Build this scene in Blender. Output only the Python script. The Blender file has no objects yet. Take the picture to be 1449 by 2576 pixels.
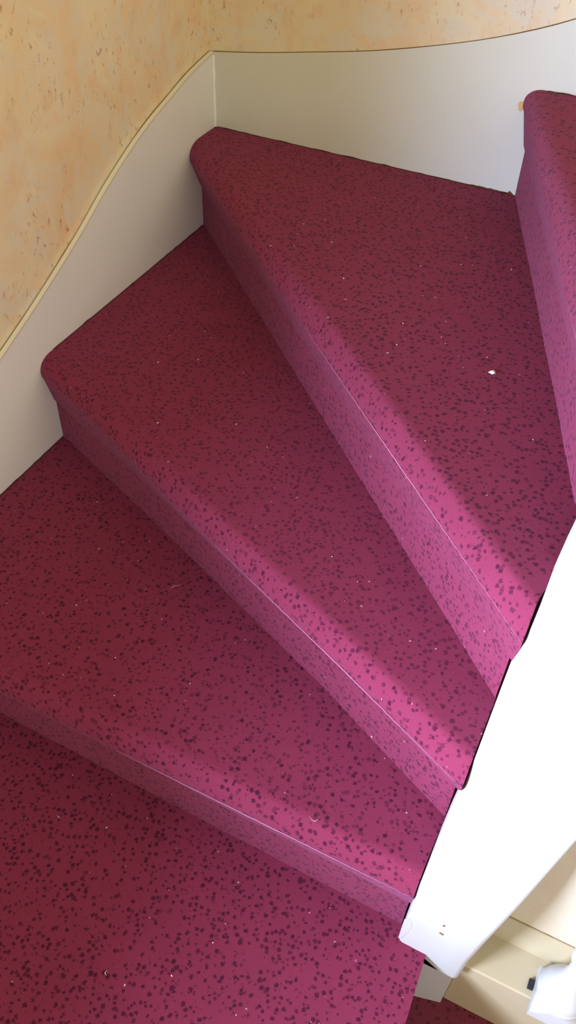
import bpy, bmesh, math, random
from mathutils import Vector, Matrix, noise
random.seed(7)
C = bpy.context.scene.collection

# ------------------------------------------------------------------ helpers
def link(o, parent=None):
    C.objects.link(o)
    if parent is not None:
        o.parent = parent
    return o

def tag(o, label=None, cat=None, group=None, kind=None):
    if label: o['label'] = label
    if cat: o['category'] = cat
    if group: o['group'] = group
    if kind: o['kind'] = kind
    return o

def empty(name, label, cat, group=None):
    o = bpy.data.objects.new(name, None)
    link(o)
    o.empty_display_size = 0.02
    return tag(o, label, cat, group)

def obj(name, verts, faces, mat, parent=None, smooth=False, angle=None):
    me = bpy.data.meshes.new(name)
    me.from_pydata([tuple(v) for v in verts], [], faces)
    bm = bmesh.new(); bm.from_mesh(me)
    bmesh.ops.remove_doubles(bm, verts=bm.verts, dist=1e-6)
    bmesh.ops.recalc_face_normals(bm, faces=bm.faces)
    bm.to_mesh(me); bm.free()
    me.materials.append(mat)
    if smooth:
        for p in me.polygons: p.use_smooth = True
        if angle is not None:
            me.set_sharp_from_angle(angle=angle)
    o = bpy.data.objects.new(name, me)
    return link(o, parent)

def bevel(o, w, seg=3):
    m = o.modifiers.new('bevel', 'BEVEL'); m.width = w; m.segments = seg
    m.limit_method = 'ANGLE'; m.angle_limit = math.radians(35)
    return o

def prism(poly, z0, z1):
    """vertical prism over a plan polygon"""
    n = len(poly)
    v = [(x, y, z0) for x, y in poly] + [(x, y, z1) for x, y in poly]
    f = [list(range(n)), list(range(n, 2*n))] + [[i, (i+1) % n, n+(i+1) % n, n+i] for i in range(n)]
    return v, f

def box(x0, x1, y0, y1, z0, z1):
    return prism([(x0, y0), (x1, y0), (x1, y1), (x0, y1)], z0, z1)

def extrude_poly(pts, off):
    n = len(pts); off = Vector(off)
    v = [Vector(p) for p in pts] + [Vector(p)+off for p in pts]
    f = [list(range(n)), list(range(n, 2*n))] + [[i, (i+1) % n, n+(i+1) % n, n+i] for i in range(n)]
    return v, f

def loft(rows, closed=True, caps=True):
    """rows of equal length -> skin; each row is a closed loop when closed"""
    n = len(rows[0]); v = [p for r in rows for p in r]; f = []
    for a in range(len(rows)-1):
        for i in range(n if closed else n-1):
            j = (i+1) % n
            f.append([a*n+i, a*n+j, (a+1)*n+j, (a+1)*n+i])
    if caps and closed:
        f.append(list(range(n))); f.append([(len(rows)-1)*n+i for i in range(n)])
    return v, f

def tube(pts, r, seg=6, taper=True):
    pts = [Vector(p) for p in pts]; rows = []
    for i, p in enumerate(pts):
        t = (pts[min(i+1, len(pts)-1)] - pts[max(i-1, 0)]).normalized()
        a = t.cross(Vector((0, 0, 1)))
        if a.length < 1e-4: a = t.cross(Vector((1, 0, 0)))
        a.normalize(); b = a.cross(t)
        k = r*(1-0.85*abs(2*i/(len(pts)-1)-1)) if taper else r
        rows.append([p + (a*math.cos(q)+b*math.sin(q))*k for q in [2*math.pi*s/seg for s in range(seg)]])
    return loft(rows)

# ------------------------------------------------------------------ materials
def new_mat(name):
    m = bpy.data.materials.new(name); m.use_nodes = True
    nt = m.node_tree
    return m, nt, nt.nodes['Principled BSDF']

def N(nt, typ, **kw):
    n = nt.nodes.new(typ)
    for k, v in kw.items():
        if k in ('inp',):
            for a, b in v.items(): n.inputs[a].default_value = b
        else: setattr(n, k, v)
    return n

def ramp(nt, src, stops, interp='LINEAR'):
    r = nt.nodes.new('ShaderNodeValToRGB'); r.color_ramp.interpolation = interp
    e = r.color_ramp.elements
    while len(e) < len(stops): e.new(0.5)
    for i, (p, c) in enumerate(stops):
        e[i].position = p; e[i].color = (c[0], c[1], c[2], 1) if not isinstance(c, float) else (c, c, c, 1)
    nt.links.new(src, r.inputs[0])
    return r.outputs[0]

def mixc(nt, fac, a, b, mode='MIX'):
    m = nt.nodes.new('ShaderNodeMix'); m.data_type = 'RGBA'; m.blend_type = mode
    for sock, v in ((m.inputs[0], fac), (m.inputs[6], a), (m.inputs[7], b)):
        if hasattr(v, 'node'): nt.links.new(v, sock)
        elif isinstance(v, (int, float)): sock.default_value = v
        else: sock.default_value = (v[0], v[1], v[2], 1)
    return m.outputs[2]

def math_n(nt, op, a, b=None, c=None):
    m = nt.nodes.new('ShaderNodeMath'); m.operation = op
    for i, v in enumerate((a, b, c)):
        if v is None: continue
        if hasattr(v, 'node'): nt.links.new(v, m.inputs[i])
        else: m.inputs[i].default_value = v
    return m.outputs[0]

def tex_noise(nt, vec, scale, detail=2.0, rough=0.5, dist=0.0):
    n = N(nt, 'ShaderNodeTexNoise', inp={'Scale': scale, 'Detail': detail, 'Roughness': rough, 'Distortion': dist})
    nt.links.new(vec, n.inputs['Vector'])
    return n

def carpet_material(name, base, spot, lint=True):
    m, nt, b = new_mat(name)
    pos = N(nt, 'ShaderNodeNewGeometry').outputs['Position']
    # break up the round cells so that the flecks come out ragged
    wob = tex_noise(nt, pos, 400, 3)
    off = N(nt, 'ShaderNodeVectorMath', operation='MULTIPLY_ADD', inp={1: (0.0062, 0.0062, 0.0062)})
    nt.links.new(wob.outputs['Color'], off.inputs[0]); nt.links.new(pos, off.inputs[2])
    v = N(nt, 'ShaderNodeTexVoronoi', inp={'Scale': 128.0, 'Randomness': 1.0})
    nt.links.new(off.outputs[0], v.inputs['Vector'])
    big = tex_noise(nt, pos, 60, 1)
    sep = N(nt, 'ShaderNodeSeparateColor'); nt.links.new(v.outputs['Color'], sep.inputs[0])
    # each fleck has its own size
    size = math_n(nt, 'MULTIPLY_ADD', sep.outputs[0], 0.22, 0.23)
    d = math_n(nt, 'SUBTRACT', v.outputs['Distance'], size)
    d = math_n(nt, 'MULTIPLY_ADD', big.outputs[0], 0.14, d)
    mask = ramp(nt, math_n(nt, 'ADD', d, 0.5), [(0.50, 1.0), (0.62, 0.0)])
    tone = tex_noise(nt, pos, 14, 3)
    fib = tex_noise(nt, pos, 1500, 2, 0.7)
    basec = mixc(nt, tone.outputs[0], [c*0.90 for c in base], [c*1.10 for c in base])
    fibf = ramp(nt, fib.outputs[0], [(0.3, 0.78), (0.7, 1.22)])
    basec = mixc(nt, 1.0, basec, fibf, 'MULTIPLY')
    col = mixc(nt, math_n(nt, 'MULTIPLY', mask, math_n(nt, 'MULTIPLY_ADD', sep.outputs[2], 0.45, 0.50)), basec, spot)
    if lint:
        lv = N(nt, 'ShaderNodeTexVoronoi', inp={'Scale': 46.0})
        nt.links.new(off.outputs[0], lv.inputs['Vector'])
        ls = N(nt, 'ShaderNodeSeparateColor'); nt.links.new(lv.outputs['Color'], ls.inputs[0])
        near = math_n(nt, 'LESS_THAN', lv.outputs['Distance'], 0.045)
        sel = math_n(nt, 'GREATER_THAN', ls.outputs[1], 0.55)
        col = mixc(nt, math_n(nt, 'MULTIPLY', math_n(nt, 'MULTIPLY', near, sel), 0.8), col, (0.75, 0.62, 0.62))
    nt.links.new(col, b.inputs['Base Color'])
    b.inputs['Roughness'].default_value = 0.95
    b.inputs['Specular IOR Level'].default_value = 0.1
    b.inputs['Sheen Weight'].default_value = 0.16
    b.inputs['Sheen Roughness'].default_value = 0.45
    b.inputs['Sheen Tint'].default_value = (1.0, 0.50, 0.85, 1)
    bp = N(nt, 'ShaderNodeBump', inp={'Strength': 0.5, 'Distance': 0.0012})
    nt.links.new(fib.outputs[0], bp.inputs['Height']); nt.links.new(bp.outputs[0], b.inputs['Normal'])
    return m

def paint_material(name, col, rough=0.42, var=0.05, bump=0.10, scale=9):
    m, nt, b = new_mat(name)
    pos = N(nt, 'ShaderNodeNewGeometry').outputs['Position']
    n1 = tex_noise(nt, pos, scale, 4)
    c = mixc(nt, n1.outputs[0], [x*(1-var) for x in col], [min(1, x*(1+var)) for x in col])
    nt.links.new(c, b.inputs['Base Color'])
    b.inputs['Roughness'].default_value = rough
    b.inputs['Specular IOR Level'].default_value = 0.35
    n2 = tex_noise(nt, pos, 260, 3)
    bp = N(nt, 'ShaderNodeBump', inp={'Strength': bump, 'Distance': 0.0006})
    nt.links.new(n2.outputs[0], bp.inputs['Height']); nt.links.new(bp.outputs[0], b.inputs['Normal'])
    return m

def wall_material(name, flecks=1.0, warm=1.0, dim=1.0, patch=1.0):
    """sponged plaster paint: cream, peach and grey clouds with small rusty dabs"""
    m, nt, b = new_mat(name)
    pos = N(nt, 'ShaderNodeNewGeometry').outputs['Position']
    mp = N(nt, 'ShaderNodeMapping'); mp.inputs['Rotation'].default_value = (0.5, 0.4, 0.3); mp.inputs['Scale'].default_value = (1.0, 1.0, 0.8)
    nt.links.new(pos, mp.inputs['Vector']); p2 = mp.outputs[0]
    a = tex_noise(nt, p2, 8.5, 5, 0.62, 0.8)
    bb = tex_noise(nt, p2, 11.0, 5, 0.65, 1.2)
    cc = tex_noise(nt, p2, 4.0, 3, 0.5)
    cream = tuple(dim*x for x in (0.82, 0.76, 0.58)); peach = tuple(dim*x for x in (0.82, 0.64, 0.44)); grey = tuple(dim*x for x in (0.76, 0.74, 0.66)); ochre = tuple(dim*x for x in (0.80, 0.66, 0.38))
    c1 = mixc(nt, ramp(nt, a.outputs[0], [(0.42, 0.0), (0.60, 1.0*patch)]), cream, peach)
    c2 = mixc(nt, ramp(nt, bb.outputs[0], [(0.47, 0.0), (0.60, 0.85*patch)]), c1, grey)
    c3 = mixc(nt, ramp(nt, cc.outputs[0], [(0.50, 0.0), (0.70, 0.6*warm)]), c2, ochre)
    # brush streaks
    mp2 = N(nt, 'ShaderNodeMapping'); mp2.inputs['Rotation'].default_value = (0.9, 0.3, 0.5); mp2.inputs['Scale'].default_value = (1.0, 1.0, 0.55)
    nt.links.new(pos, mp2.inputs['Vector'])
    fl = tex_noise(nt, mp2.outputs[0], 120, 4, 0.68)
    area = ramp(nt, tex_noise(nt, p2, 9, 3).outputs[0], [(0.42, 0.0), (0.62, 1.0)])
    fm = math_n(nt, 'MULTIPLY', ramp(nt, fl.outputs[0], [(0.585, 0.0), (0.68, 1.0)]), area)
    c4 = mixc(nt, math_n(nt, 'MULTIPLY', fm, 0.75*flecks), c3, (0.36*dim, 0.13*dim, 0.05*dim))
    soft = ramp(nt, tex_noise(nt, mp2.outputs[0], 30, 3).outputs[0], [(0.55, 0.0), (0.75, 0.35*patch)])
    c4 = mixc(nt, soft, c4, (0.72*dim, 0.46*dim, 0.28*dim))
    nt.links.new(c4, b.inputs['Base Color'])
    b.inputs['Roughness'].default_value = 0.7
    b.inputs['Specular IOR Level'].default_value = 0.2
    n2 = tex_noise(nt, pos, 120, 4)
    bp = N(nt, 'ShaderNodeBump', inp={'Strength': 0.25, 'Distance': 0.0012})
    nt.links.new(n2.outputs[0], bp.inputs['Height']); nt.links.new(bp.outputs[0], b.inputs['Normal'])
    return m

def plain(name, col, rough=0.6):
    m, nt, b = new_mat(name)
    pos = N(nt, 'ShaderNodeNewGeometry').outputs['Position']
    n = tex_noise(nt, pos, 300, 2)
    nt.links.new(mixc(nt, n.outputs[0], [c*0.85 for c in col], [min(1, c*1.15) for c in col]), b.inputs['Base Color'])
    b.inputs['Roughness'].default_value = rough
    return m

M_carpet = carpet_material('purple_red_flecked_carpet', (0.188, 0.0255, 0.063), (0.048, 0.0058, 0.022))
M_dark_carpet = carpet_material('dark_maroon_carpet', (0.16, 0.030, 0.050), (0.05, 0.010, 0.02), lint=False)
M_thread = plain('pale_pink_pile_thread', (0.60, 0.27, 0.42), 0.9)
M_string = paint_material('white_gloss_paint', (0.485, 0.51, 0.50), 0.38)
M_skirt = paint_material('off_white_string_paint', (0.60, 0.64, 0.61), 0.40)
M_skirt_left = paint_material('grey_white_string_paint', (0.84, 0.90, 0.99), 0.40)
M_cream = paint_material('cream_edge_paint', (0.72, 0.72, 0.66), 0.5)
M_ledge = paint_material('cream_painted_wood', (0.45, 0.395, 0.25), 0.45)
M_wall = wall_material('sponged_plaster_paint')
M_wall_back = wall_material('sponged_ochre_plaster_paint', warm=1.4, dim=0.86)
M_wall_low = wall_material('plain_ochre_plaster_paint', flecks=0.12, warm=0.8, dim=0.80, patch=0.2)
M_black = plain('black_gap', (0.012, 0.012, 0.014), 0.6)
M_gap = plain('dirty_joint', (0.16, 0.09, 0.03), 0.9)
M_fluff = plain('white_fluff', (0.85, 0.85, 0.88), 0.9)
M_frayed = plain('olive_underlay', (0.10, 0.055, 0.012), 0.95)
M_wood = plain('bare_wood', (0.60, 0.40, 0.18), 0.7)

# ------------------------------------------------------------------ the setting
WX, WY = -0.931, 1.606           # faces of the two wall strings
def struct(name, v, f, mat, label=None, **kw):
    o = obj(name, v, f, mat, **kw); o['kind'] = 'structure'
    if label: o['label'] = label
    return o

struct('wall_left', *box(-1.06, WX-0.011, -1.6, 1.75, -0.1, 2.9), M_wall, 'sponged cream and peach plaster wall left of the stairs')
struct('wall_back', *box(-1.06, 1.7, WY+0.004, 1.75, -0.1, 2.9), M_wall_back, 'sponged cream and peach plaster wall behind the top steps')
struct('floor', *box(-1.06, 1.7, -1.6, 1.75, -0.12, 0.0), M_dark_carpet, 'dark maroon carpeted floor at the foot of the stairs')

# left wall string: the curved top edge runs up into the corner
Ltop = [(-1.2, -0.08), (0.0, 0.26), (0.45, 0.445), (0.70, 0.556), (0.872, 0.627), (0.991, 0.675), (1.12, 0.734), (1.21, 0.782), (1.299, 0.822), (1.37, 0.848), (1.442, 0.868), (1.50, 0.884), (1.548, 0.894), (1.606, 0.903)]
def smooth_line(p, n=3):
    out = []
    for i in range(len(p)-1):
        p0, p1, p2, p3 = p[max(i-1, 0)], p[i], p[i+1], p[min(i+2, len(p)-1)]
        for k in range(n):
            t = k/n; q = []
            for d in range(2):
                q.append(0.5*(2*p1[d]+(p2[d]-p0[d])*t+(2*p0[d]-5*p1[d]+4*p2[d]-p3[d])*t*t+(3*p1[d]-p0[d]-3*p2[d]+p3[d])*t**3))
            out.append(tuple(q))
    out.append(p[-1]); return out
Lc = smooth_line(Ltop)
rows = []
for y, z in Lc:
    rows.append([(WX, y, -0.10), (WX, y, z), (WX-0.0105, y, z), (WX-0.0105, y, -0.10)])
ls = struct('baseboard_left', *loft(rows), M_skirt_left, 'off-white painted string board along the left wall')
# cream painted top edge and the dirty crack between it and the plaster
rows = [[(WX+0.0006, y, z-0.003), (WX+0.0006, y, z+0.0012), (WX-0.0080, y, z+0.0012), (WX-0.0080, y, z-0.003)] for y, z in Lc]
obj('top_edge', *loft(rows), M_cream, ls)['label'] = 'cream painted top edge of the board'
rows = []
for i, (y, z) in enumerate(Lc):
    w = 0.0005 + 0.0011*max(0.0, noise.noise((y*9, 3.1, 0)))
    rows.append([(WX-0.0082, y, z-0.003), (WX-0.0082, y, z+0.0016), (WX-0.0084-w, y, z+0.0016), (WX-0.0084-w, y, z-0.003)])
obj('crack', *loft(rows), M_gap, ls)['label'] = 'dark crack between board and plaster'

Rtop = [(-0.931, 0.904), (-0.831, 0.918), (-0.721, 0.937), (-0.595, 0.960), (-0.477, 0.988), (-0.375, 1.017), (-0.281, 1.051), (-0.20, 1.090), (-0.05, 1.17), (0.2, 1.33), (0.6, 1.60), (1.2, 2.0)]
Rc = smooth_line(Rtop)
rows = [[(x, WY, -0.05), (x, WY, z), (x, WY+0.005, z), (x, WY+0.005, -0.05)] for x, z in Rc]
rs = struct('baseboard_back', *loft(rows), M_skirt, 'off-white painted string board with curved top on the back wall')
rows = []
for x, z in Rc:
    w = 0.0006 + 0.0016*max(0.0, noise.noise((x*7+2, 1.7, 0)))
    rows.append([(x, WY+0.0008, z-0.002), (x, WY+0.0008, z+w), (x, WY+0.0056, z+w), (x, WY+0.0056, z-0.002)])
obj('crack', *loft(rows), M_gap, rs)['label'] = 'thin dirty joint along the top of the board'
# filler bead down the inside corner of the two boards
rows = []
for k in range(13):
    z = 0.755 + k*(0.898-0.755)/12; w = 0.0028+0.0012*noise.noise((z*40, 0, 0))
    rows.append([(WX, WY-w, z), (WX+w*0.6, WY-w*0.6, z), (WX+w, WY, z), (WX, WY, z)])
obj('corner_filler', *loft(rows), M_skirt_left, rs)['label'] = 'white filler bead in the corner'
pp = [(-0.3105 + 0.0050*math.cos(a)*(1+0.25*math.sin(3*a)), 0.917+0.0100*math.sin(a)*(1+0.2*math.cos(2*a))) for a in [k*math.pi/8 for k in range(16)]]
obj('bare_patch', *extrude_poly([(x, WY-0.0012, z) for x, z in pp], (0, 0.003, 0)), M_wood, rs)['label'] = 'tan bare patch beside the nosing'

# ------------------------------------------------------------------ the carpeted steps
def lerp(a, b, t): return tuple(a[i]+(b[i]-a[i])*t for i in range(len(a)))
def at_line(pl, t):
    n = len(pl)-1; k = min(int(t*n), n-1); return lerp(pl[k], pl[k+1], t*n-k)

def make_step(label, ztop, zbelow, front, riser, top_poly, seg=64, wall_dir=None, inner_dir=None, thread=(0.5, 1.0), extra=None):
    """front, riser: plan polylines from wall end to inner end; top_poly: the rest of the tread outline, inner end -> back -> wall end"""
    root = empty('carpeted_step', label, 'stair step', 'carpeted winder steps')
    F0, F1 = Vector(front[0]), Vector(front[-1]); d = (F1-F0).normalized(); nrm = Vector((d.y, -d.x))
    if nrm.dot(-F0) < 0: nrm = -nrm                     # outward, towards the foot of the stairs
    back = 0.030
    prof_b = [(-back, 0.0), (-0.0225, -0.0005), (-0.0185, -0.0022), (-0.0148, -0.0055), (-0.0100, -0.0108), (-0.0055, -0.0165), (-0.0020, -0.0225), (-0.0003, -0.0280), (0.0, -0.034), (-0.0020, -0.041)]
    prof_a = [(-back, 0.0), (-0.0240, -0.0004), (-0.0185, -0.0016), (-0.0135, -0.0036), (-0.0085, -0.0070), (-0.0040, -0.0118), (-0.0010, -0.0180), (0.0, -0.0250), (-0.0004, -0.0330), (-0.0040, -0.0410)]
    wd = wall_dir and Vector(wall_dir); idr = inner_dir and Vector(inner_dir)
    def shift(u, t):
        """move by u along the outward normal, sliding along the wall at one end and along the string at the other"""
        a = nrm*u
        def slide(v): return v*(u/ v.dot(nrm)) if v is not None else a
        s0, s1 = slide(wd), slide(idr)
        w0 = max(0, 1-t/0.08); w1 = max(0, (t-0.94)/0.06)
        return a*(1-w0-w1)+s0*w0+s1*w1
    rows = []; flat = []
    for i in range(seg+1):
        t = i/seg; f = Vector(at_line(front, t)); r = Vector(at_line(riser, t))
        wob = 0.0010*noise.noise((t*9, ztop*7, 0)); row = []
        e = min(1.0, max(0.0, (t-0.12)/0.30)); e = e*e*(3-2*e)
        prof = [lerp(a, b, e) for a, b in zip(prof_a, prof_b)]   # rounder at the wall, flatter where feet tread
        for u, z in prof:
            q = f + shift(u+wob*(1 if u > -0.02 else 0), t); row.append((q.x, q.y, ztop+z))
        gap = (f-r).dot(nrm)
        q = f + shift(-gap+0.004, t); row.append((q.x, q.y, ztop-0.098))
        q = f + shift(-gap-0.012, t); row.append((q.x, q.y, ztop-0.100))
        q = f + shift(-back, t); row.append((q.x, q.y, ztop-0.022))
        rows.append(row); flat.append(row[0])
    tread_front = [(p[0], p[1]) for p in flat]
    poly = tread_front + list(top_poly)
    tread = obj('tread', *prism(poly, ztop-0.022, ztop), M_carpet, root)
    nos = obj('nosing', *loft(rows), M_carpet, root, smooth=True, angle=math.radians(50))
    # riser board covered in carpet
    seg2 = 24; rr = []
    for i in range(seg2+1):
        t = i/seg2; q = Vector(at_line(riser, t)); w = 0.0008*noise.noise((t*11, ztop*5, 2))
        f = q + nrm*w; bk = q - nrm*0.02
        if wd is not None and i == 0: bk = q - wd*(0.02/wd.dot(nrm))
        if idr is not None and i == seg2: bk = q - idr*(0.02/idr.dot(nrm))
        rr.append([(f.x, f.y, zbelow+0.0005), (f.x, f.y, ztop-0.085), (bk.x, bk.y, ztop-0.085), (bk.x, bk.y, zbelow+0.0005)])
    obj('riser', *loft(rr), M_carpet, root, smooth=True, angle=math.radians(40))
    # frayed row of pile where the carpet folds under the nosing
    if thread:
        pts = []
        n = 130
        for i in range(n+1):
            t = thread[0]+(thread[1]-thread[0])*i/n; f = Vector(at_line(front, t)); q = f+shift(0.0006, t)
            pts.append((q.x+0.0005*noise.noise((i*0.6, 1, ztop)), q.y, ztop-0.033+0.0011*noise.noise((i*0.4, 5, ztop))))
        obj('fold_line', *tube(pts, 0.00050, 5), M_thread, nos)['label'] = 'pale frayed fold line under the nosing'
    return root, nos

YD = (0, -1); XD = (-1, 0)
steps = []
E = 0.0012
# highest step on the right edge
s0, n0 = make_step('highest carpeted step, cut off by the right edge, against the back string board', 0.95, 0.76,
    [(-0.308, 1.6045), (-0.060, 0.932), (-0.002, 0.776)], [(-0.2865, 1.6045), (-0.078, 1.05), (0.004, 0.828)],
    [(0.004, 0.795), (0.012, 0.835), (0.6, 0.835), (0.6, 1.6045)], wall_dir=XD, inner_dir=None, thread=(0.45, 0.99))
# second: the triangular corner winder
s1, n1 = make_step('wide triangular corner step between the two walls, with a white fluff on it', 0.76, 0.57,
    [(-0.930, 1.497), (0.0025, 0.623)], [(-0.930, 1.5395), (-0.005, 0.655)],
    [(0.008, 0.69), (0.013, 0.80), (0.012, 0.86), (-0.235, 1.56), (-0.252, 1.6045), (-0.930, 1.6045)], wall_dir=YD, inner_dir=YD, thread=(0.50, 1.0))
s2, n2 = make_step('carpeted winder step directly below the triangular corner step', 0.57, 0.38,
    [(-0.930, 0.957), (-0.699, 0.857), (-0.462, 0.748), (-0.192, 0.6275), (-0.0045, 0.540)], [(-0.930, 0.981), (-0.699, 0.886), (-0.469, 0.788), (-0.255, 0.696), (-0.013, 0.579)],
    [(-0.0045, 0.60), (-0.004, 0.672), (-0.46, 1.14), (-0.930, 1.56)], wall_dir=YD, inner_dir=YD, thread=(0.50, 1.0))
s3, n3 = make_step('carpeted step with a straight nosing just above the lowest tread', 0.38, 0.19,
    [(-0.930, 0.480), (-0.0145, 0.474)], [(-0.930, 0.5165), (-0.752, 0.513), (-0.357, 0.503), (-0.019, 0.497)],
    [(-0.0135, 0.55), (-0.012, 0.595), (-0.255, 0.715), (-0.50, 0.815), (-0.930, 1.0)], wall_dir=YD, inner_dir=YD, thread=(0.50, 1.0))
s4, n4 = make_step('lowest dark step in the lower left, below all the others', 0.19, 0.0,
    [(-0.930, 0.10), (0.042, 0.10)], [(-0.930, 0.13), (0.040, 0.13)],
    [(0.031, 0.38), (0.0278, 0.44), (0.0265, 0.474), (0.0262, 0.53), (-0.30, 0.53), (-0.930, 0.535)], wall_dir=YD, inner_dir=YD, thread=None)

# ragged underlay showing where the corner tread meets the back board
pts = []
x0, x1 = -0.375, -0.292
n = 26
top = [(x0+(x1-x0)*i/n, 0.7615+0.0055*abs(noise.noise((i*0.73, 4, 0)))*(0.25+i/n*1.3)) for i in range(n+1)]
loop = [(x, WY-0.0024, z) for x, z in top]+[(x1, WY-0.0024, 0.7590), (x0, WY-0.0024, 0.7590)]
obj('frayed_underlay', *extrude_poly(loop, (0, 0.0012, 0)), M_frayed, s1)['label'] = 'olive ragged underlay along the back edge'

# dark ragged line where the carpet was cut along the boards
def cut_edge(step, p0, p1, z, inward, n=90):
    p0 = Vector(p0); p1 = Vector(p1); rows = []; iw = Vector(inward)
    for i in range(n+1):
        q = p0+(p1-p0)*i/n; h = 0.0007+0.0022*max(0.0, noise.noise((i*0.31, z*13, 1.5)))**1.0
        a = q-iw*0.0004; b = q+iw*0.0012
        rows.append([(a.x, a.y, z-0.002), (a.x, a.y, z+h), (b.x, b.y, z+h*0.6), (b.x, b.y, z-0.002)])
    obj('cut_edge', *loft(rows), M_cut, step)['label'] = 'dark ragged cut edge of the carpet'
M_cut = plain('cut_carpet_backing', (0.055, 0.018, 0.012), 0.95)
cut_edge(s1, (-0.925, WY-0.0012), (-0.29, WY-0.0012), 0.76, (0, -1))
cut_edge(s0, (-0.27, WY-0.0012), (0.5, WY-0.0012), 0.95, (0, -1))
cut_edge(s2, (WX+0.0012, 1.00), (WX+0.0012, 1.535), 0.57, (1, 0))
cut_edge(s3, (WX+0.0012, 0.55), (WX+0.0012, 0.98), 0.38, (1, 0))

# ------------------------------------------------------------------ white inner string
A = [(-0.016, 0.474, 0.1905), (-0.016, 0.474, 0.275), (-0.0145, 0.4745, 0.318), (-0.0135, 0.480, 0.345), (-0.0110, 0.505, 0.409), (-0.0080, 0.532, 0.472), (-0.0030, 0.552, 0.520), (-0.0020, 0.602, 0.644), (0.0045, 0.632, 0.716), (0.0085, 0.659, 0.784), (0.0145, 0.686, 0.849), (0.022, 0.726, 0.95), (0.032, 0.768, 1.05)]
B = [(0.0715, 0.474, 0.158), (0.074, 0.474, 0.230), (0.080, 0.474, 0.298), (0.0865, 0.481, 0.335), (0.102, 0.503, 0.402), (0.119, 0.532, 0.473), (0.131, 0.552, 0.523), (0.150, 0.602, 0.644), (0.163, 0.632, 0.716), (0.174, 0.659, 0.784), (0.184, 0.686, 0.849), (0.195, 0.726, 0.95), (0.205, 0.768, 1.05)]
def dens(P, n=4):
    out = []
    for i in range(len(P)-1):
        for k in range(n): out.append(lerp(P[i], P[i+1], k/n))
    return out+[P[-1]]
CAM = Vector((0, 0, 1.4855))
def raise_top(P):
    # the upper part stands a little proud of the nosings
    return [tuple(CAM+(Vector(p)-CAM)*(0.985 if i > 3 else (1, 1, 0.996, 0.990)[i])) for i, p in enumerate(P)]
A = raise_top(A); B = raise_top(B)
st = empty('stair_string', 'thick white painted inner string beside the narrow ends of the treads', 'stair string')
rows = []
for a, b in zip(A, B):
    k = 0.085
    rnd = 0.005
    a = Vector(a); b = Vector(b); w = (b-a)
    l = []
    l.append(a + Vector((0, k, -0.0)))                      # back, tread side
    l.append(a + Vector((0, 0.006, -0.001)))
    l.append(a + Vector((0.002, 0.0015, 0)))
    l.append(a + Vector((0.007, 0, 0)))
    for t in (0.25, 0.5, 0.75): l.append(a+w*t)
    l.append(b - w.normalized()*0.001)
    l.append(b + Vector((0.0030, 0.0015, -0.0008)))           # rounded outer edge
    l.append(b + Vector((0.0062, 0.0050, -0.0030)))
    l.append(b + Vector((0.0062, k, -0.0030)))
    rows.append(l)
# the foot rests on the lowest tread and hangs past its end
f0 = []
for i, p in enumerate(rows[0]):
    q = Vector(p)
    q.z = 0.1908 if q.x < 0.0262 else 0.156
    f0.append(q)
rows[0] = f0
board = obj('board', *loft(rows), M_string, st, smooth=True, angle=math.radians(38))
chip = [(-0.0166, 0.4737, 0.200), (-0.0166, 0.4737, 0.268), (-0.010, 0.4736, 0.282), (-0.0045, 0.4736, 0.264), (-0.006, 0.4736, 0.240), (-0.0125, 0.4736, 0.204)]
obj('edge_chamfer', *extrude_poly(chip, (0, 0.0016, 0)), M_string, st)['label'] = 'chamfered lower corner of the string'
obj('base_block', *prism([(0.0275, 0.4765), (0.0735, 0.4875), (0.0735, 0.57), (0.0275, 0.57)], 0.0, 0.186), M_string, st)
# two tiny marks on the paint
for (x, z, rx, rz) in ((0.033, 0.315, 0.0013, 0.0016), (0.034, 0.287, 0.003, 0.0006)):
    pl = [(x+rx*math.cos(q), 0.4713, z+rz*math.sin(q)-0.1*(rx*math.cos(q))) for q in [k*math.pi/5 for k in range(10)]]
    obj('paint_nick', *extrude_poly(pl, (0, 0.0035, 0)), M_gap, st)['label'] = 'tiny dark nick in the white paint'

# ------------------------------------------------------------------ plinth, skirting and wall under the upper flight
struct('trim_1', *box(0.075, 1.6, 0.496, 0.62, 0.0, 0.16), M_ledge, 'cream painted plinth ledge below the white string')
bevel(bpy.data.objects['trim_1'], 0.0022, 2)
skp = [(0.580, 0.158), (0.580, 0.188), (0.5765, 0.188), (0.570, 0.1805), (0.5635, 0.177), (0.5575, 0.1705), (0.555, 0.163), (0.5545, 0.158)]
rows = [[(x, y, z) for y, z in skp] for x in (0.09, 1.6)]
struct('baseboard_under_stairs', *loft(rows), M_ledge, 'small rounded cream skirting on the plinth ledge', smooth=True, angle=math.radians(30))
wp = [(0.112, 0.579, 0.16), (1.6, 0.579, 0.16), (1.6, 0.579, 0.95), (0.30, 0.579, 0.95), (0.137, 0.579, 0.50)]
struct('wall_under_stairs', *extrude_poly(wp, (0, 0.02, 0)), M_wall_low, 'plain ochre cream wall below the white string')
rows = []
for k in range(41):
    x = 0.112+k*0.006; w = 0.0003+0.0010*max(0, noise.noise((x*60, 9, 0)))
    rows.append([(x, 0.5782, 0.188), (x, 0.5782, 0.188+w), (x, 0.580, 0.188+w), (x, 0.580, 0.188)])
obj('crack', *loft(rows), M_gap, bpy.data.objects['baseboard_under_stairs'])['label'] = 'hairline crack above the skirting'

# ------------------------------------------------------------------ newel
nw = empty('newel_post', 'white turned newel post with a square foot on the plinth ledge', 'newel post')
cx, cy, hw = 0.2085, 0.5065, 0.0315
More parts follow.
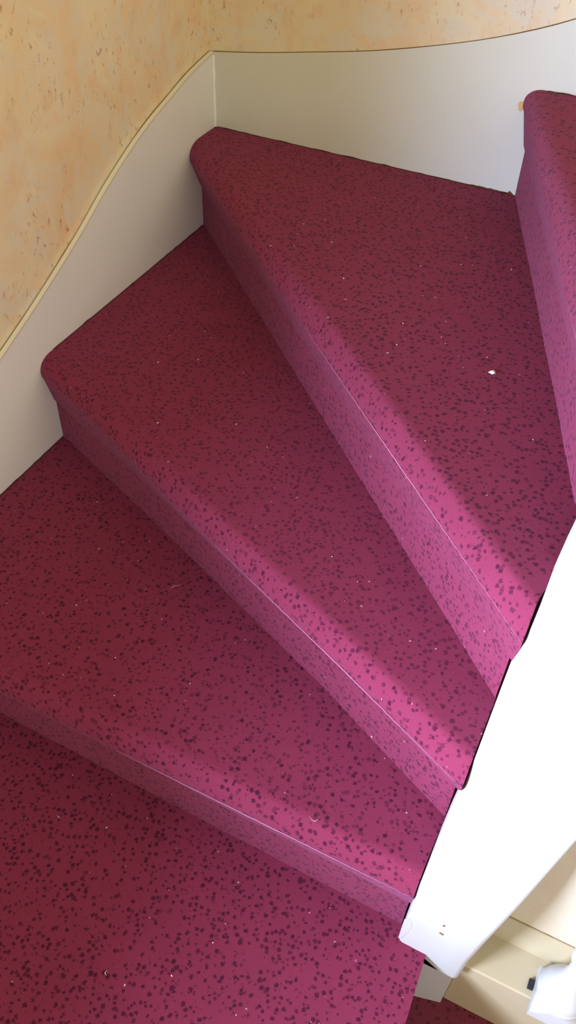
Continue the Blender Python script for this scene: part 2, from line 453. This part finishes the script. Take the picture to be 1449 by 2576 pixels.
# the square foot runs out into the turning: at each height the section is the square cut by the turned circle
turn = [(0.1602, 0.060), (0.172, 0.060), (0.178, 0.0445), (0.184, 0.0400), (0.190, 0.0365), (0.196, 0.0342), (0.201, 0.0330)]
S = 64; rows = []
for z, r in turn:
    row = []
    for k in range(S):
        q = 2*math.pi*k/S + math.pi/S*0
        sq = hw/max(abs(math.cos(q)), abs(math.sin(q)))
        row.append((cx+min(r, sq)*math.cos(q), cy+min(r, sq)*math.sin(q), z))
    rows.append(row)
obj('square_foot', *loft(rows), M_string, nw, smooth=True, angle=math.radians(35))
lathe = [(0.1995, 0.0322), (0.2015, 0.0335), (0.2035, 0.0335), (0.2055, 0.0320), (0.2065, 0.0322), (0.2085, 0.0345), (0.2105, 0.0345), (0.2125, 0.0330), (0.216, 0.0325), (0.222, 0.0308), (0.230, 0.0275), (0.240, 0.0232), (0.252, 0.0188), (0.265, 0.0158), (0.280, 0.0142), (0.300, 0.0138), (0.320, 0.0150), (0.328, 0.0200), (0.334, 0.0200), (0.342, 0.0165), (0.40, 0.0200), (0.50, 0.0230), (0.62, 0.0215), (0.78, 0.0170), (0.80, 0.0240), (0.81, 0.0240), (0.82, 0.0200), (0.84, 0.030), (0.845, 0.030)]
rows = [[(cx+r*math.cos(2*math.pi*k/S), cy+r*math.sin(2*math.pi*k/S), z) for k in range(S)] for z, r in lathe]
obj('turned_shaft', *loft(rows), M_string, nw, smooth=True, angle=math.radians(60))
obj('top_block', *box(cx-hw, cx+hw, cy-hw, cy+hw, 0.845, 1.06), M_string, nw)
wv, wf = box(0.1690, 0.1765, 0.5065, 0.5200, 0.1602, 0.1660)
tag(obj('dark_gap_block', wv, wf, M_black), 'tiny black block standing for the dark gap between newel foot and ledge', 'dark gap')  # black block drawn in place of the dark gap beside the newel foot

# ------------------------------------------------------------------ lint and hairs on the carpet
def fluff(name, x, y, z, s, label, rot=0.0):
    pts = [(-1, 0), (-0.5, 0.55), (0.2, 0.85), (0.75, 1.0), (0.62, 0.55), (1.0, 0.42), (0.7, 0.2), (1.05, 0.0), (0.55, -0.15), (0.75, -0.6), (0.25, -0.45), (-0.1, -0.75), (-0.55, -0.35)]
    c, sn = math.cos(rot), math.sin(rot)
    loopb = [(x+s*(c*a-sn*b), y+s*(sn*a+c*b), z) for a, b in pts]
    loopm = [(x+s*0.9*(c*a-sn*b), y+s*0.9*(sn*a+c*b), z+s*0.25) for a, b in pts]
    loopt = [(x+s*0.4*(c*a-sn*b), y+s*0.4*(sn*a+c*b), z+s*0.42) for a, b in pts]
    return tag(obj(name, *loft([loopb, loopm, loopt]), M_fluff, smooth=True), label, 'lint')
fluff('white_fluff', -0.162, 1.039, 0.7603, 0.0055, 'largest white fluff of lint, on the triangular corner step', 0.43)
def hair(x, y, z, ang, ln, bend, r, label, m=M_fluff):
    pts = []
    for k in range(13):
        t = k/12-0.5; a = ang; lx = ln*t; ly = bend*(0.25-t*t)*4
        pts.append((x+lx*math.cos(a)-ly*math.sin(a), y+lx*math.sin(a)+ly*math.cos(a), z+r+0.0004+0.0006*math.sin(k*1.3)**2))
    return tag(obj('hair_strand', *tube(pts, r, 6), m, smooth=True), label, 'hair')
hair(-0.358, 0.255, 0.19, 2.0, 0.0062, 0.003, 0.0005, 'thick white curl of lint near the bottom edge on the lowest step')
hair(-0.552, 0.407, 0.19, -0.2, 0.007, 0.0, 0.00045, 'short straight white hair on the left of the lowest step')
hair(-0.170, 0.502, 0.38, 0.45, 0.016, -0.008, 0.00022, 'long curled pale hair on the step with the straight nosing')
hair(-0.539, 0.753, 0.38, 1.0, 0.022, 0.004, 0.00020, 'faint long hair below the nosing of the left winder')
hair(-0.600, 1.208, 0.76, 0.2, 0.007, 0.001, 0.00032, 'short pale hair near the nosing at the narrow far end of the corner step')
hair(-0.421, 1.115, 0.76, 1.2, 0.006, 0.001, 0.00032, 'short pale hair in the middle of the corner step')
hair(-0.310, 1.011, 0.76, 0.6, 0.006, 0.0015, 0.00034, 'bent pale hair left of the white fluff on the corner step')

def specks(k, n, region, z, label, group):
    """tiny crumbs of lint lying on one tread"""
    protos = []
    for i in range(n):
        while True:
            x = random.uniform(region[0], region[1]); y = random.uniform(region[2], region[3])
            if region[4](x, y): break
        r = random.uniform(0.0005, 0.0010)
        bm = bmesh.new(); bmesh.ops.create_icosphere(bm, subdivisions=1, radius=r)
        for v in bm.verts: v.co *= random.uniform(0.7, 1.3)
        bmesh.ops.scale(bm, vec=(random.uniform(0.8, 2.0), 1, 0.7), verts=bm.verts)
        bmesh.ops.rotate(bm, cent=(0, 0, 0), matrix=Matrix.Rotation(random.uniform(0, 3.1), 3, 'Z'), verts=bm.verts)
        me = bpy.data.meshes.new('lint_speck'); bm.to_mesh(me); bm.free(); me.materials.append(M_fluff)
        o = bpy.data.objects.new('lint_speck', me); o.location = (x, y, z+r*0.6); link(o)
        tag(o, label, 'lint', group)
specks(1, 14, (-0.60, -0.02, 0.66, 1.4, lambda x, y: y > 0.68-0.937*(x+0.02) and y < 0.80-2.6*x), 0.76, 'tiny pale lint speck on the triangular corner step', 'lint specks on the corner step')
specks(2, 12, (-0.80, -0.03, 0.56, 1.3, lambda x, y: y > 0.60-0.457*(x+0.02) and y < 0.62-0.957*x), 0.57, 'tiny pale lint speck on the winder below the corner step', 'lint specks on the winder')
specks(3, 12, (-0.70, -0.04, 0.52, 0.85, lambda x, y: y < 0.55-0.43*x), 0.38, 'tiny pale lint speck on the step with the straight nosing', 'lint specks on the straight step')
specks(4, 16, (-0.62, 0.0, 0.20, 0.48, lambda x, y: y > 0.15-0.4*x), 0.19, 'tiny pale lint speck on the lowest step', 'lint specks on the lowest step')

# ------------------------------------------------------------------ camera
cam = bpy.data.cameras.new('camera'); co = bpy.data.objects.new('camera', cam); link(co)
R = Matrix(((0.8979088, -0.3308940, 0.2902911), (0.4391932, 0.6292930, -0.6411705), (0.0294813, 0.7032066, 0.7103741)))
co.matrix_world = Matrix.Translation((0.0, 0.0, 1.4855)) @ R.to_4x4()
cam.sensor_fit = 'VERTICAL'; cam.sensor_height = 24.0; cam.sensor_width = 24.0
cam.lens = 2179.9/2576*24.0
cam.clip_start = 0.01
bpy.context.scene.camera = co

# ------------------------------------------------------------------ light
def area(name, loc, target, size, power, col, size_y=None, spread=180):
    l = bpy.data.lights.new(name, 'AREA'); l.energy = power; l.color = col
    l.shape = 'RECTANGLE'; l.size = size; l.size_y = size_y or size; l.spread = math.radians(spread)
    o = bpy.data.objects.new(name, l); link(o); o.location = loc
    o.rotation_euler = (Vector(target)-Vector(loc)).to_track_quat('-Z', 'Y').to_euler()
    return o
# window on the left wall behind the camera, plus an added deep sill that shades the lower steps
win = empty('window_1', None, None); win['kind'] = 'structure'; win['label'] = 'white window with an added light-blocking ledge in the left wall'
obj('shading_sill', *box(-0.942, -0.645, -1.10, 0.03, 0.70, 0.745), M_string, win)
obj('frame', *extrude_poly([(-0.942, -1.0, 0.745), (-0.942, -0.02, 0.745), (-0.942, -0.02, 1.60), (-0.942, -1.0, 1.60)], (0.02, 0, 0)), M_string, win)
area('window_light', (-0.90, -0.52, 1.07), (0.42, 0.16, 1.05), 0.7, 158, (0.63, 0.71, 1.0), 0.6, 114)
area('cool_fill', (0.35, -1.30, 1.55), (-0.22, 0.48, 0.3), 0.7, 1.6, (0.60, 0.66, 1.0), 0.7, 50)  # added cool fill to lift the lower steps, no known source behind it
w = bpy.data.worlds.new('world'); bpy.context.scene.world = w; w.use_nodes = True
bg = w.node_tree.nodes['Background']; bg.inputs[0].default_value = (1.0, 0.80, 0.43, 1); bg.inputs[1].default_value = 1.12
bpy.context.scene.view_settings.view_transform = 'Standard'
bpy.context.scene.view_settings.look = 'None'
